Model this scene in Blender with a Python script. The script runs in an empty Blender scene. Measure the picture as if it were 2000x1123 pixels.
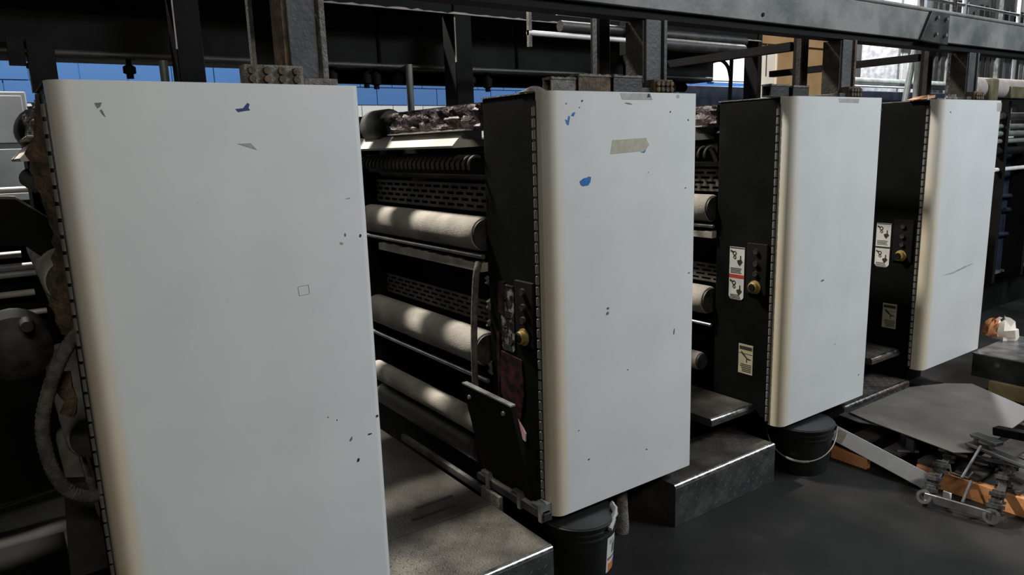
import bpy, math, random
from mathutils import Vector, Matrix
random.seed(7)
S = bpy.context.scene
C = S.collection

# ------------------------------------------------------------------ camera
F_PX, CAM_D, CAM_H, YAW, PITCH, ROLL = 1418.1, 2.0259, 1.6861, 0.6124, 0.1925, -0.0311
fw = Vector((math.sin(YAW)*math.cos(PITCH), math.cos(YAW)*math.cos(PITCH), -math.sin(PITCH)))
rt = fw.cross(Vector((0, 0, 1))).normalized(); up = rt.cross(fw)
r2 = rt*math.cos(ROLL) + up*math.sin(ROLL); u2 = -rt*math.sin(ROLL) + up*math.cos(ROLL)
cd = bpy.data.cameras.new('camera'); cam = bpy.data.objects.new('camera', cd); C.objects.link(cam)
cd.sensor_width = 36.0; cd.lens = F_PX/2000*36.0; cd.clip_start = .05; cd.clip_end = 200
m = Matrix.Identity(4)
for i in range(3):
    m[i][0] = r2[i]; m[i][1] = u2[i]; m[i][2] = -fw[i]
m[0][3], m[1][3], m[2][3] = 0, -CAM_D, CAM_H
cam.matrix_world = m
S.camera = cam

# ------------------------------------------------------------------ world, lamps, exposure
W = bpy.data.worlds.new('hall_ambient'); S.world = W; W.use_nodes = True
bg = W.node_tree.nodes['Background']; bg.inputs[0].default_value = (.62, .75, .92, 1); bg.inputs[1].default_value = .008
S.view_settings.view_transform = 'Standard'; S.view_settings.look = 'None'
S.view_settings.gamma = 1; S.view_settings.use_curve_mapping = False
S.view_settings.exposure = 0.0

def lamp(name, loc, target, sx, sy, power, col):
    l = bpy.data.lights.new(name, 'AREA'); l.shape = 'RECTANGLE'; l.size = sx; l.size_y = sy
    l.energy = power; l.color = col
    o = bpy.data.objects.new(name, l); C.objects.link(o); o.location = loc
    o.rotation_euler = (Vector(target)-Vector(loc)).to_track_quat('-Z', 'Y').to_euler()
# back-aisle ceiling lamps (behind the press line) and front-aisle ceiling lamps, one of them added
lamp('ceiling_lamp_back', (.6, 3.7, 6.2), (.9, 2.4, 0), .5, .2, 820, (1, .93, .82))
lamp('ceiling_lamp_back', (6.5, 3.7, 6.2), (6.5, 3.4, 0), .5, .22, 260, (1, .95, .87))
lamp('ceiling_lamp_back', (12.0, 3.7, 6.2), (12.0, 4.2, 0), .6, .3, 1150, (.95, .97, 1))
lamp('front_light', (6.2, -4.4, 5.4), (4.0, -.8, 0.8), 2.4, .5, 355, (.89, .95, 1))
lamp('front_light', (9.4, -3.4, 5.6), (6.0, -.6, 0.4), 2.4, .5, 130, (.89, .95, 1))  # added lamp, gives the low step's nosing its bright line
lamp('front_light', (-.7, -5.2, 4.9), (1.0, -.4, 0.9), 2.4, .4, 92, (1, .92, .80))

# ------------------------------------------------------------------ materials
MATS = {}
def mat(name, c1, c2=None, scale=8, rough=.6, metal=0, bump=0, bscale=None, detail=6, lo=.35, hi=.65, c3=None, spec=.5):
    if name in MATS: return MATS[name]
    M = bpy.data.materials.new(name); M.use_nodes = True; MATS[name] = M
    nt = M.node_tree; b = nt.nodes['Principled BSDF']
    b.inputs['Roughness'].default_value = rough; b.inputs['Metallic'].default_value = metal
    b.inputs['Specular IOR Level'].default_value = spec
    tc = nt.nodes.new('ShaderNodeTexCoord')
    if c2 is None:
        b.inputs['Base Color'].default_value = (*c1, 1)
    else:
        n = nt.nodes.new('ShaderNodeTexNoise'); n.inputs['Scale'].default_value = scale; n.inputs['Detail'].default_value = detail
        nt.links.new(tc.outputs['Object'], n.inputs['Vector'])
        r = nt.nodes.new('ShaderNodeValToRGB')
        r.color_ramp.elements[0].position = lo; r.color_ramp.elements[0].color = (*c1, 1)
        r.color_ramp.elements[1].position = hi; r.color_ramp.elements[1].color = (*c2, 1)
        if c3 is not None:
            e = r.color_ramp.elements.new((lo+hi)/2+.08); e.color = (*c3, 1)
        nt.links.new(n.outputs['Fac'], r.inputs['Fac']); nt.links.new(r.outputs['Color'], b.inputs['Base Color'])
        rr = nt.nodes.new('ShaderNodeMapRange'); rr.inputs['To Min'].default_value = max(.05, rough-.12); rr.inputs['To Max'].default_value = min(1, rough+.12)
        nt.links.new(n.outputs['Fac'], rr.inputs['Value']); nt.links.new(rr.outputs['Result'], b.inputs['Roughness'])
    if bump:
        n2 = nt.nodes.new('ShaderNodeTexNoise'); n2.inputs['Scale'].default_value = bscale or scale*6; n2.inputs['Detail'].default_value = 5
        nt.links.new(tc.outputs['Object'], n2.inputs['Vector'])
        bp = nt.nodes.new('ShaderNodeBump'); bp.inputs['Strength'].default_value = bump; bp.inputs['Distance'].default_value = .01
        nt.links.new(n2.outputs['Fac'], bp.inputs['Height']); nt.links.new(bp.outputs['Normal'], b.inputs['Normal'])
    return M

def door_material():
    M = mat('door_paint', (.60, .62, .62), (.66, .675, .675), scale=3.5, rough=.34, bump=.03, bscale=500, lo=.3, hi=.7)
    nt = M.node_tree; b = nt.nodes['Principled BSDF']
    src = b.inputs['Base Color'].links[0].from_socket
    tc = nt.nodes.new('ShaderNodeTexCoord'); sp = nt.nodes.new('ShaderNodeSeparateXYZ')
    nt.links.new(tc.outputs['Object'], sp.inputs[0])
    def rng(sock, a, c, d, e):
        r = nt.nodes.new('ShaderNodeMapRange'); r.interpolation_type = 'SMOOTHSTEP'
        for k, v in zip(('From Min', 'From Max', 'To Min', 'To Max'), (a, c, d, e)): r.inputs[k].default_value = v
        nt.links.new(sock, r.inputs['Value']); return r.outputs['Result']
    def mth(op, a, b_):
        n = nt.nodes.new('ShaderNodeMath'); n.operation = op; n.use_clamp = True
        for k, v in enumerate((a, b_)):
            if isinstance(v, (int, float)): n.inputs[k].default_value = v
            else: nt.links.new(v, n.inputs[k])
        return n.outputs[0]
    n = nt.nodes.new('ShaderNodeTexNoise'); n.inputs['Scale'].default_value = 6
    nt.links.new(tc.outputs['Object'], n.inputs['Vector'])
    edge = rng(sp.outputs['X'], .045, .075, 1, 0)
    low = rng(sp.outputs['Z'], 1.75, .95, .35, 1)
    f = mth('MULTIPLY', edge, low); f = mth('MULTIPLY', f, mth('ADD', n.outputs['Fac'], .35))
    mx = nt.nodes.new('ShaderNodeMixRGB'); nt.links.new(f, mx.inputs[0]); nt.links.new(src, mx.inputs[1])
    mx.inputs[2].default_value = (.62, .54, .39, 1)
    # fine scuffs and grime specks
    v = nt.nodes.new('ShaderNodeTexNoise'); v.inputs['Scale'].default_value = 42; v.inputs['Detail'].default_value = 3
    nt.links.new(tc.outputs['Object'], v.inputs['Vector'])
    sk = rng(v.outputs['Fac'], .70, .78, 0, .35)
    mx2 = nt.nodes.new('ShaderNodeMixRGB'); nt.links.new(sk, mx2.inputs[0]); nt.links.new(mx.outputs[0], mx2.inputs[1])
    mx2.inputs[2].default_value = (.35, .35, .34, 1)
    nt.links.new(mx2.outputs[0], b.inputs['Base Color'])
    return M
M_DOOR = door_material()
M_BLACK = mat('black_machine_paint', (.003, .003, .003), (.009, .009, .009), scale=5, rough=.75, spec=.12, bump=.12, bscale=90)
M_PANEL = mat('black_cabinet_paint', (.002, .0025, .0025), (.008, .009, .0085), scale=3, rough=.62, bump=.08, bscale=140, c3=(.004, .0045, .004), spec=.08)
M_DARKSTEEL = mat('dark_steel', (.012, .012, .012), (.038, .036, .034), scale=9, rough=.5, bump=.2, bscale=80)
M_HINGE = mat('hinge_steel', (.16, .16, .145), (.26, .255, .235), scale=30, rough=.45, metal=.3)
M_DUST = mat('grey_brown_dust', (.10, .092, .083), (.22, .205, .19), scale=35, rough=.95, bump=.9, bscale=160)
M_ROLLER = mat('dusty_roller', (.24, .22, .195), (.40, .375, .335), scale=7, rough=.85, bump=.35, bscale=220)
M_ROLLEND = mat('roller_end', (.012, .011, .011), (.05, .045, .04), scale=20, rough=.6)
M_TRAY = mat('cream_tray', (.42, .40, .35), (.62, .60, .55), scale=6, rough=.6, bump=.1)
M_SLOT = mat('slotted_plate_tan', (.05, .044, .034), (.115, .10, .078), scale=6, rough=.7, bump=.2)
M_INK = mat('ink_crust', (.018, .012, .014), (.21, .17, .17), scale=26, rough=.5, bump=1.0, bscale=45, c3=(.07, .045, .05))
M_KEY = mat('ink_key_grey', (.016, .0155, .015), (.05, .047, .045), scale=25, rough=.6)
M_RED = mat('magenta_ink_stain', (.004, .002, .002), (.05, .006, .009), scale=28, rough=.45, lo=.42, hi=.62)
M_PINK = mat('pale_pink_paper', (.45, .27, .26), (.6, .4, .38), scale=20, rough=.7)
M_STEEL = mat('bare_steel', (.22, .22, .22), (.40, .40, .40), scale=12, rough=.38, metal=.75, bump=.08)
M_COLUMN = mat('column_paint', (.030, .032, .034), (.085, .09, .095), scale=7, rough=.6, bump=.3, bscale=60, c3=(.055, .058, .06))
M_RUST = mat('rusty_crust', (.035, .028, .022), (.13, .085, .05), scale=24, rough=.9, bump=.9, bscale=70)
M_BEAM = mat('overhead_beam_paint', (.07, .08, .075), (.19, .19, .18), scale=5, rough=.55, bump=.15, c3=(.16, .162, .155), lo=.33, hi=.6)
M_PLATE = mat('tread_plate', (.042, .039, .034), (.105, .098, .084), scale=6, rough=.45, metal=.4, bump=.2, bscale=120)
M_PLATEF = mat('tread_plate_riser', (.045, .05, .05), (.10, .105, .10), scale=10, rough=.42, metal=.5, bump=.2, bscale=120)
M_CONC = mat('dark_concrete', (.006, .0058, .0052), (.042, .040, .037), scale=2.4, rough=.6, bump=.15, bscale=90, c3=(.018, .0175, .0165), detail=14, lo=.32, hi=.72, spec=.35)
M_GREASY = mat('greasy_steel', (.045, .045, .043), (.13, .13, .125), scale=20, rough=.38, metal=.55, bump=.15)
M_NOSE = mat('worn_bright_edge', (.45, .45, .45), (.75, .75, .75), scale=30, rough=.24, metal=1.0)
M_CRUST = mat('dark_column_crust', (.008, .007, .006), (.032, .025, .019), scale=20, rough=.9, bump=.6, bscale=60)  # darker brown copy of the rusty crust, for the farther columns
M_SMEAR = mat('ink_smeared_label', (.006, .005, .005), (.25, .25, .245), scale=30, rough=.5, lo=.48, hi=.64)
M_KNOB = mat('yellow_knob', (.19, .13, .035), (.30, .21, .06), scale=40, rough=.5)
M_LABEL = mat('label_white', (.50, .50, .48), (.62, .62, .60), scale=12, rough=.5)
M_LABELO = mat('label_yellowed', (.30, .28, .19), (.42, .39, .27), scale=12, rough=.5)
M_PRINT = mat('label_black_print', (.02, .02, .02), rough=.6)
M_LRED = mat('label_red_print', (.42, .035, .025), rough=.6)
M_BLUEP = mat('blue_underpaint', (.018, .12, .36), (.03, .17, .45), scale=60, rough=.5)
M_NAVYP = mat('navy_underpaint', (.03, .05, .17), rough=.5)
M_CHIP = mat('grey_primer_chip', (.10, .105, .10), (.17, .17, .16), scale=60, rough=.7)
M_BCHIP = mat('black_paint_chip', (.012, .012, .012), rough=.7)
M_TAPE = mat('masking_tape_beige', (.36, .34, .27), (.44, .42, .34), scale=40, rough=.75)
M_TAPEG = mat('tape_grey', (.30, .30, .285), (.40, .40, .38), scale=30, rough=.6)
M_BUCKET = mat('black_bucket_plastic', (.006, .006, .006), (.012, .012, .012), scale=10, rough=.38)
M_WIRE = mat('galvanised_wire', (.26, .26, .25), rough=.45, metal=.5)
M_ORANGE = mat('label_orange_print', (.60, .16, .03), rough=.6)
M_LBLUE = mat('label_blue_print', (.05, .08, .25), rough=.6)
M_WOOD = mat('pallet_wood_orange', (.58, .24, .095), (.80, .38, .17), scale=9, rough=.75, bump=.25)
M_WOODD = mat('pallet_wood_dark', (.045, .036, .03), (.10, .082, .07), scale=9, rough=.85, bump=.3)
M_TIMBER = mat('pale_timber', (.36, .30, .14), (.48, .41, .21), scale=14, rough=.8, bump=.2)
M_SHEET = mat('scuffed_sheet', (.085, .075, .064), (.155, .14, .12), scale=4.5, rough=.6, bump=.05, detail=9, lo=.3, hi=.7)
M_BAR = mat('grey_bar_paint', (.62, .62, .63), (.72, .72, .73), scale=14, rough=.5)
M_PLY = mat('tan_plywood', (.30, .17, .065), (.40, .235, .095), scale=5, rough=.75)
M_PAPER = mat('white_paper', (.70, .62, .52), (.78, .71, .62), scale=5, rough=.85)
M_CARD = mat('orange_cardboard', (.40, .14, .05), (.52, .24, .10), scale=10, rough=.8)
M_WHITEM = mat('white_machine_panel', (.085, .093, .102), (.115, .124, .136), scale=4, rough=.5)
M_TUBE = mat('pale_metal_tube', (.60, .60, .60), (.75, .75, .74), scale=8, rough=.4, metal=.1)
M_GREEN = mat('grey_green_tube', (.13, .15, .14), (.22, .245, .23), scale=8, rough=.45, metal=.3)
M_HOSE = mat('dusty_hose', (.055, .05, .045), (.15, .14, .125), scale=30, rough=.9, bump=.5, bscale=200)
M_PINKROLL = mat('dusty_pink_roll', (.26, .225, .21), (.36, .32, .30), scale=6, rough=.8)
M_OLIVE = mat('olive_bracket', (.075, .065, .035), (.13, .115, .06), scale=12, rough=.6)
M_NAVY = mat('navy_machine_paint', (.010, .014, .028), (.022, .03, .055), scale=8, rough=.45)

def wall_material():
    M = bpy.data.materials.new('painted_block_wall'); M.use_nodes = True
    nt = M.node_tree; b = nt.nodes['Principled BSDF']; b.inputs['Roughness'].default_value = .6
    g = nt.nodes.new('ShaderNodeNewGeometry'); sp = nt.nodes.new('ShaderNodeSeparateXYZ')
    nt.links.new(g.outputs['Position'], sp.inputs[0])
    r = nt.nodes.new('ShaderNodeMapRange'); r.inputs['From Min'].default_value = 0; r.inputs['From Max'].default_value = 6
    nt.links.new(sp.outputs['Z'], r.inputs['Value'])
    cr = nt.nodes.new('ShaderNodeValToRGB'); cr.color_ramp.interpolation = 'CONSTANT'
    cr.color_ramp.elements[0].position = 0; cr.color_ramp.elements[0].color = (.36, .38, .40, 1)
    cr.color_ramp.elements[1].position = 2.2/6; cr.color_ramp.elements[1].color = (.017, .085, .25, 1)
    e = cr.color_ramp.elements.new(2.6/6); e.color = (.66, .67, .68, 1)
    nt.links.new(r.outputs['Result'], cr.inputs['Fac'])
    n = nt.nodes.new('ShaderNodeTexNoise'); n.inputs['Scale'].default_value = 6
    mx = nt.nodes.new('ShaderNodeMixRGB'); mx.blend_type = 'MULTIPLY'; mx.inputs[0].default_value = .05
    nt.links.new(cr.outputs['Color'], mx.inputs[1]); nt.links.new(n.outputs['Fac'], mx.inputs[2])
    nt.links.new(mx.outputs[0], b.inputs['Base Color'])
    return M
M_WALL = wall_material()

# ------------------------------------------------------------------ mesh helpers
class MB:
    def __init__(s): s.v = []; s.f = []
    def add(s, vs, fs):
        o = len(s.v); s.v += [tuple(v) for v in vs]; s.f += [tuple(i+o for i in f) for f in fs]; return s
    def box(s, x0, x1, y0, y1, z0, z1):
        vs = [(x, y, z) for z in (z0, z1) for y in (y0, y1) for x in (x0, x1)]
        return s.add(vs, [(0, 2, 3, 1), (4, 5, 7, 6), (0, 1, 5, 4), (2, 6, 7, 3), (0, 4, 6, 2), (1, 3, 7, 5)])
    def bar(s, p0, p1, w, h, upv=(0, 0, 1)):
        p0 = Vector(p0); p1 = Vector(p1); d = (p1-p0).normalized(); u = Vector(upv)
        sd = d.cross(u).normalized(); u = sd.cross(d)
        vs = []
        for p in (p0, p1):
            for a, b in ((-1, -1), (1, -1), (1, 1), (-1, 1)): vs.append(p+sd*a*w/2+u*b*h/2)
        return s.add(vs, [(3, 2, 1, 0), (4, 5, 6, 7), (0, 1, 5, 4), (1, 2, 6, 5), (2, 3, 7, 6), (3, 0, 4, 7)])
    def tube(s, p0, p1, r, n=16, r1=None):
        return s.sweep([p0, p1], [r, r if r1 is None else r1], n)
    def sweep(s, pts, r, n=10):
        pts = [Vector(p) for p in pts]
        rs = r if isinstance(r, (list, tuple)) else [r]*len(pts)
        vs = []; fs = []; prev = None
        for i, p in enumerate(pts):
            d = (pts[min(i+1, len(pts)-1)]-pts[max(i-1, 0)])
            if d.length < 1e-7: d = Vector((0, 0, 1))
            d.normalize()
            a = prev if prev is not None else (Vector((0, 0, 1)) if abs(d.z) < .9 else Vector((1, 0, 0)))
            a = (a-d*a.dot(d)).normalized(); prev = a; b = d.cross(a)
            for k in range(n):
                t = 2*math.pi*k/n; vs.append(p+(a*math.cos(t)+b*math.sin(t))*rs[i])
        for i in range(len(pts)-1):
            for k in range(n):
                k2 = (k+1) % n; fs.append((i*n+k, i*n+k2, (i+1)*n+k2, (i+1)*n+k))
        fs.append(tuple(range(n-1, -1, -1))); o = (len(pts)-1)*n; fs.append(tuple(range(o, o+n)))
        return s.add(vs, fs)
    def prism(s, poly, axis, a0, a1):
        def P(u, v, a): return {'x': (a, u, v), 'y': (u, a, v), 'z': (u, v, a)}[axis]
        n = len(poly); vs = [P(u, v, a0) for u, v in poly]+[P(u, v, a1) for u, v in poly]
        fs = [tuple(range(n-1, -1, -1)), tuple(range(n, 2*n))]+[(i, (i+1) % n, n+(i+1) % n, n+i) for i in range(n)]
        return s.add(vs, fs)
    def lathe(s, prof, n=28, c=(0, 0, 0), axis='z'):
        vs = []; fs = []
        for r, z in prof:
            for k in range(n):
                t = 2*math.pi*k/n; a, b = r*math.cos(t), r*math.sin(t)
                p = {'z': (a, b, z), 'y': (a, z, b), 'x': (z, a, b)}[axis]
                vs.append((p[0]+c[0], p[1]+c[1], p[2]+c[2]))
        for i in range(len(prof)-1):
            for k in range(n):
                k2 = (k+1) % n; fs.append((i*n+k, i*n+k2, (i+1)*n+k2, (i+1)*n+k))
        if prof[0][0] > 1e-6: fs.append(tuple(range(n-1, -1, -1)))
        o = (len(prof)-1)*n
        if prof[-1][0] > 1e-6: fs.append(tuple(range(o, o+n)))
        return s.add(vs, fs)
    def jitter(s, a):
        s.v = [(x+random.uniform(-a, a), y+random.uniform(-a, a), z+random.uniform(-a, a)) for x, y, z in s.v]; return s
    def mesh(s, name, material):
        me = bpy.data.meshes.new(name); me.from_pydata(s.v, [], s.f); me.validate(); me.update()
        import bmesh
        b = bmesh.new(); b.from_mesh(me); bmesh.ops.recalc_face_normals(b, faces=b.faces); b.to_mesh(me); b.free()
        for p in me.polygons: p.use_smooth = True
        me.set_sharp_from_angle(angle=.7)
        me.materials.append(material); return me
def link(name, me, parent=None, loc=None, bevel=0):
    o = bpy.data.objects.new(name, me); C.objects.link(o)
    if parent is not None: o.parent = parent
    if loc is not None: o.location = loc
    if bevel:
        b = o.modifiers.new('bevel', 'BEVEL'); b.width = bevel; b.segments = 2; b.limit_method = 'ANGLE'; b.angle_limit = .6
    return o
def obj(name, mb, material, parent=None, loc=None, bevel=0): return link(name, mb.mesh(name, material), parent, loc, bevel)
def thing(name, label, cat, loc=(0, 0, 0), group=None):
    o = bpy.data.objects.new(name, None); C.objects.link(o); o.location = loc; o.empty_display_size = .1
    return tag(o, label, cat, group)
def tag(o, label, cat, group=None, kind=None):
    o['label'] = label; o['category'] = cat
    if group: o['group'] = group
    if kind: o['kind'] = kind
    return o
def struct(o, label, cat):
    return tag(o, label, cat, kind='structure')
def bumpy_strip(x0, x1, y0, y1, z0, z1, nx, amp, axis='x'):
    """a dust-caked bar: box subdivided along one axis with an uneven top"""
    b = MB(); pts = []
    for i in range(nx+1):
        t = i/nx; h = random.uniform(-amp, amp)
        if axis == 'x':
            x = x0+(x1-x0)*t; pts.append([(x, y0, z0), (x, y1, z0), (x, y1, z1+h), (x, y0, z1+h*.6+random.uniform(-amp, amp)*.5)])
        else:
            y = y0+(y1-y0)*t; pts.append([(x0, y, z0), (x1, y, z0), (x1, y, z1+h), (x0, y, z1+h*.6+random.uniform(-amp, amp)*.5)])
    vs = [p for q in pts for p in q]; fs = [(0, 1, 2, 3), tuple(4*nx+k for k in (3, 2, 1, 0))]
    for i in range(nx):
        for k in range(4): fs.append((4*i+k, 4*i+(k+1) % 4, 4*(i+1)+(k+1) % 4, 4*(i+1)+k))
    return b.add(vs, fs)

# ------------------------------------------------------------------ the setting
struct(obj('floor', MB().box(-6, 24, -9, 6.2, -.06, 0), M_CONC), 'dark stained concrete floor in front of the press', 'floor')
wall = obj('wall_back', MB().box(-6, 24, 6.02, 6.2, 0, 6), M_WALL)
struct(wall, 'white block wall with a blue band behind the press', 'wall')
blk = {}
for row in range(1, 7):
    z = 1.6+row*.2
    for k in range(-2, 24):
        x = k*.4+(.2 if row % 2 else 0)
        if 'm' not in blk:
            blk['m'] = MB().box(.005, .395, -.02, .02, .005, .195).mesh('block', M_WALL)
        link('block', blk['m'], wall, (x, 6.02, z))
struct(obj('wall_right', MB().box(24, 24.2, -9, 6.2, 0, 6), M_WALL), 'far white end wall of the hall', 'wall')

# ------------------------------------------------------------------ printing units
DW, ZT, ZB = .7733, 1.87, .27
XS = [.131, 1.5975, 3.0201, 4.4325]
def door_mesh():
    poly = [(DW, .07), (.0, .07)]
    R = .046
    for i in range(9):
        a = math.pi+ (math.pi/2)*i/8
        poly.append((R+R*math.cos(a), R+R*math.sin(a)))
    r = .022
    for i in range(5):
        a = -math.pi/2+(math.pi/2)*i/4
        poly.append((DW-r+r*math.cos(a), r+r*math.sin(a)))
    return MB().prism(poly, 'z', ZB, ZT)
def slotted(rows, cols, y0, y1, z0, z1, x, brick=True):
    b = MB(); ch = (z1-z0)/(rows*2+1); cw = (y1-y0)/cols
    for r in range(rows+1):
        b.box(x, x+.004, y0, y1, z0+2*r*ch, z0+(2*r+1)*ch)
    for r in range(rows):
        off = cw*.5 if (brick and r % 2) else 0
        for c in range(cols+1):
            a = y0+c*cw+off-cw*.12; e = a+cw*.24
            a = max(a, y0); e = min(e, y1)
            if e > a: b.box(x, x+.004, a, e, z0+(2*r+1)*ch, z0+(2*r+2)*ch)
    return b
def roller_mesh(r, y0, y1):
    prof = [(0, y0), (r*.93, y0), (r, y0+.012)]
    n = 14
    for i in range(1, n): prof.append((r*(1+random.uniform(-.012, .012)), y0+(y1-y0)*i/n))
    prof += [(r, y1-.01), (r*.9, y1), (r*.35, y1), (r*.35, y1+.03)]
    return MB().lathe(prof, 28, axis='y')
UM = {}
def cached(key, fn, material):
    if key not in UM: UM[key] = fn().mesh(key, material)
    return UM[key]
def key_mesh():
    pts = []
    for i in range(9):
        a = -.5+2.6*i/8; pts.append((-.035*math.sin(a)-.01, .012*i/8, .035*math.cos(a)))
    return MB().sweep(pts, .0075, 6)

UNIT_LABEL = ['nearest press unit, its large grey-white door cut off by the frame bottom',
              'second press unit, white door with blue chips and a strip of beige tape',
              'third press unit, white door above the bucket with wire handle, red-banded label on its side',
              'farthest press unit at right, narrow white door above the metal sheet']
units = []
for i, X in enumerate(XS):
    u = thing('printing_unit', UNIT_LABEL[i], 'press unit', (X, 0, 0), 'press units in a row'); units.append(u)
    link('door', cached('door', door_mesh, M_DOOR), u)
    link('side_cabinet', cached('side_cabinet', lambda: MB().box(.004, DW-.004, .082, .42, .29, 1.868), M_PANEL), u, bevel=.006)
    link('top_dust_lip', cached('top_dust_lip', lambda: bumpy_strip(.0, DW, .07, .425, 1.868, 1.874, 26, .003), M_DUST), u)
    link('plinth', cached('plinth', lambda: MB().box(.05, .74, .34, 1.9, 0, .288), M_BLACK), u)
    link('inner_frame', cached('inner_frame', lambda: MB().box(.20, .72, .424, 1.58, .292, 1.72), M_BLACK), u)
    link('drive_side_frame', cached('drive_side_frame', lambda: MB().box(.0, DW, 1.6, 1.98, .292, 1.86), M_BLACK), u, bevel=.01)
    # piano hinge
    h = link('hinge', cached('hinge', lambda: MB().box(-.003, .012, .066, .084, ZB+.01, ZT-.03), M_DARKSTEEL), u)
    km = cached('knuckle', lambda: MB().lathe([(.0, 0), (.0075, 0), (.0075, .030), (.0, .030)], 10), M_HINGE)
    for k in range(38):
        link('knuckle', km, h, (-.004, .076, ZB+.02+k*.0405))
    # rollers and ink train between operator and drive side
    for r, x, z, y0 in ((.072, .02, 1.335, .46), (.075, .02, .845, .47), (.05, -.005, .505, .50), (.06, .03, .36, .55), (.055, .12, 1.60, .46)):
        if z == .36 and i >= 2: continue
        key = 'roller%.3f%.2f' % (r, y0)
        ro = link('roller', cached(key, lambda: roller_mesh(r, y0, 1.56), M_ROLLER if z != .36 else M_ROLLEND), u, (x, 0, z))
        ro2 = link('end_journal', cached('j'+key, lambda: MB().lathe([(0, y0-.012), (r*.86, y0-.012), (r*.86, y0-.001), (0, y0-.001)], 24, axis='y'), M_ROLLEND), ro)
    link('guide_bar', cached('guide_bar', lambda: MB().tube((0, .43, 0), (0, 1.58, 0), .010, 10), M_STEEL), u, (-.01, 0, 1.247))
    link('dust_caked_bar', cached('dust_caked_bar', lambda: bumpy_strip(-.02, .02, .43, 1.4, -.02, .014, 40, .006, 'y'), M_ROLLER), u, (-.0, 0, 1.205))
    link('guide_bar', cached('guide_bar', None, None), u, (-.01, 0, .72))
    link('slotted_plate', cached('slotted_plate', lambda: slotted(4, 14, .43, 1.55, 1.42, 1.535, .06), M_SLOT), u)
    link('slotted_plate', cached('slotted_plate_low', lambda: slotted(4, 14, .43, 1.55, .93, 1.03, .085), M_SLOT), u)
    kr = link('ink_key_rail', cached('ink_key_rail', lambda: MB().box(.02, .06, .44, 1.56, 1.575, 1.665), M_BLACK), u)
    kmesh = cached('ink_key', key_mesh, M_KEY)
    for k in range(26): link('ink_key', kmesh, kr, (.012, .47+k*.042, 1.615))
    link('drip_tray', cached('drip_tray', lambda: MB().prism([(.0, 1.748), (-.055, 1.694), (-.052, 1.685), (.14, 1.69), (.14, 1.70), (.004, 1.744)], 'y', .56, 1.57), M_TRAY), u)
    def fountain():
        b = MB(); nx, nz = 26, 7
        vs = []; fs = []
        for a in range(nx+1):
            for c in range(nz+1):
                vs.append((-.0+random.uniform(-.010, .012), .44+(1.27-.44)*a/nx, 1.765+(.09)*c/nz+random.uniform(-.003, .003)))
        for a in range(nx):
            for c in range(nz): k = a*(nz+1)+c; fs.append((k, k+1, k+nz+2, k+nz+1))
        b.add(vs, fs); b.box(.01, .2, .44, 1.27, 1.755, 1.858); return b
    link('ink_fountain', cached('ink_fountain', fountain, M_INK), u)
    link('fountain_ledge', cached('fountain_ledge', lambda: bumpy_strip(-.03, .02, .50, 1.2, 1.752, 1.758, 20, .002, 'y'), M_ROLLER), u)
    link('fountain_drive_cover', cached('fountain_drive_cover', lambda: MB().lathe([(0, 1.30), (.075, 1.30), (.085, 1.33), (.085, 1.5), (.07, 1.53), (0, 1.53)], 24, (.05, 0, 1.80), 'y'), M_ROLLEND), u)
    # operator panel on the cabinet side (faces -X)
    if i: cp = link('control_panel', cached('control_panel', lambda: MB().box(-.008, .006, .105, .222, .925, 1.18), M_BLACK), u, bevel=.004)
    for z in (1.14, 1.08, 1.03) if i else ():
        link('button', cached('button', lambda: MB().lathe([(0, -.02), (.013, -.02), (.014, -.008), (0, -.008)], 14, axis='x'), M_DARKSTEEL), cp, (0, .165, z))
    if i: link('knob', cached('knob', lambda: MB().lathe([(0, -.034), (.022, -.034), (.026, -.030), (.026, -.014), (.034, -.012), (.034, -.006), (0, -.006)], 22, axis='x'), M_KNOB), u, (0, .168, .962))
    if i: link('knob_cap', cached('knob_cap', lambda: MB().lathe([(0, -.040), (.017, -.040), (.019, -.034), (0, -.034)], 18, axis='x'), M_BLACK), u, (0, .168 if i != 3 else .174, .962))
    # warning label with pictograms
    LX = .0015
    if i != 0:
        lab = link('warning_label', cached('warning_label' if i > 1 else 'smeared_label', lambda: MB().prism([(.242, 1.15), (.332, 1.15), (.332, .895), (.318, .878), (.256, .878), (.242, .895)], 'x', LX, .005), M_LABEL if i > 1 else M_SMEAR), u)
        def picto():
            b = MB(); x0, x1 = LX-.0012, LX
            def circ(cy, cz, r, w):
                n = 12
                for k in range(n):
                    a, c = 2*math.pi*k/n, 2*math.pi*(k+1)/n
                    q = [(cy+r*math.cos(a), cz+r*math.sin(a)), (cy+r*math.cos(c), cz+r*math.sin(c)), (cy+(r-w)*math.cos(c), cz+(r-w)*math.sin(c)), (cy+(r-w)*math.cos(a), cz+(r-w)*math.sin(a))]
                    b.prism(q, 'x', x0, x1)
            for dz in (0, -.152):
                circ(.302, 1.118+dz, .012, .005); circ(.300, 1.098+dz, .009, .004)
                b.prism([(.325, 1.135+dz), (.306, 1.126+dz), (.309, 1.118+dz), (.327, 1.126+dz)], 'x', x0, x1)
                b.prism([(.285, 1.083+dz), (.262, 1.09+dz), (.252, 1.078+dz), (.262, 1.066+dz), (.27, 1.055+dz), (.282, 1.07+dz)], 'x', x0, x1)
                b.prism([(.268, 1.108+dz), (.262, 1.108+dz), (.262, 1.086+dz), (.268, 1.086+dz)], 'x', x0, x1)
            for dz in (0, -.137):
                for k in range(4):
                    w = random.uniform(.055, .074); b.box(x0, x1, .324-w, .324, 1.040-k*.0075+dz, 1.0430-k*.0075+dz)
            b.box(x0, x1, .244, .330, 1.144, 1.148)
            return b
        link('pictograms', cached('pictograms', picto, M_PRINT), lab)
        if i == 2: link('red_band', cached('red_band', lambda: MB().box(LX-.001, LX, .243, .331, .992, 1.010), M_LRED), lab)
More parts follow.
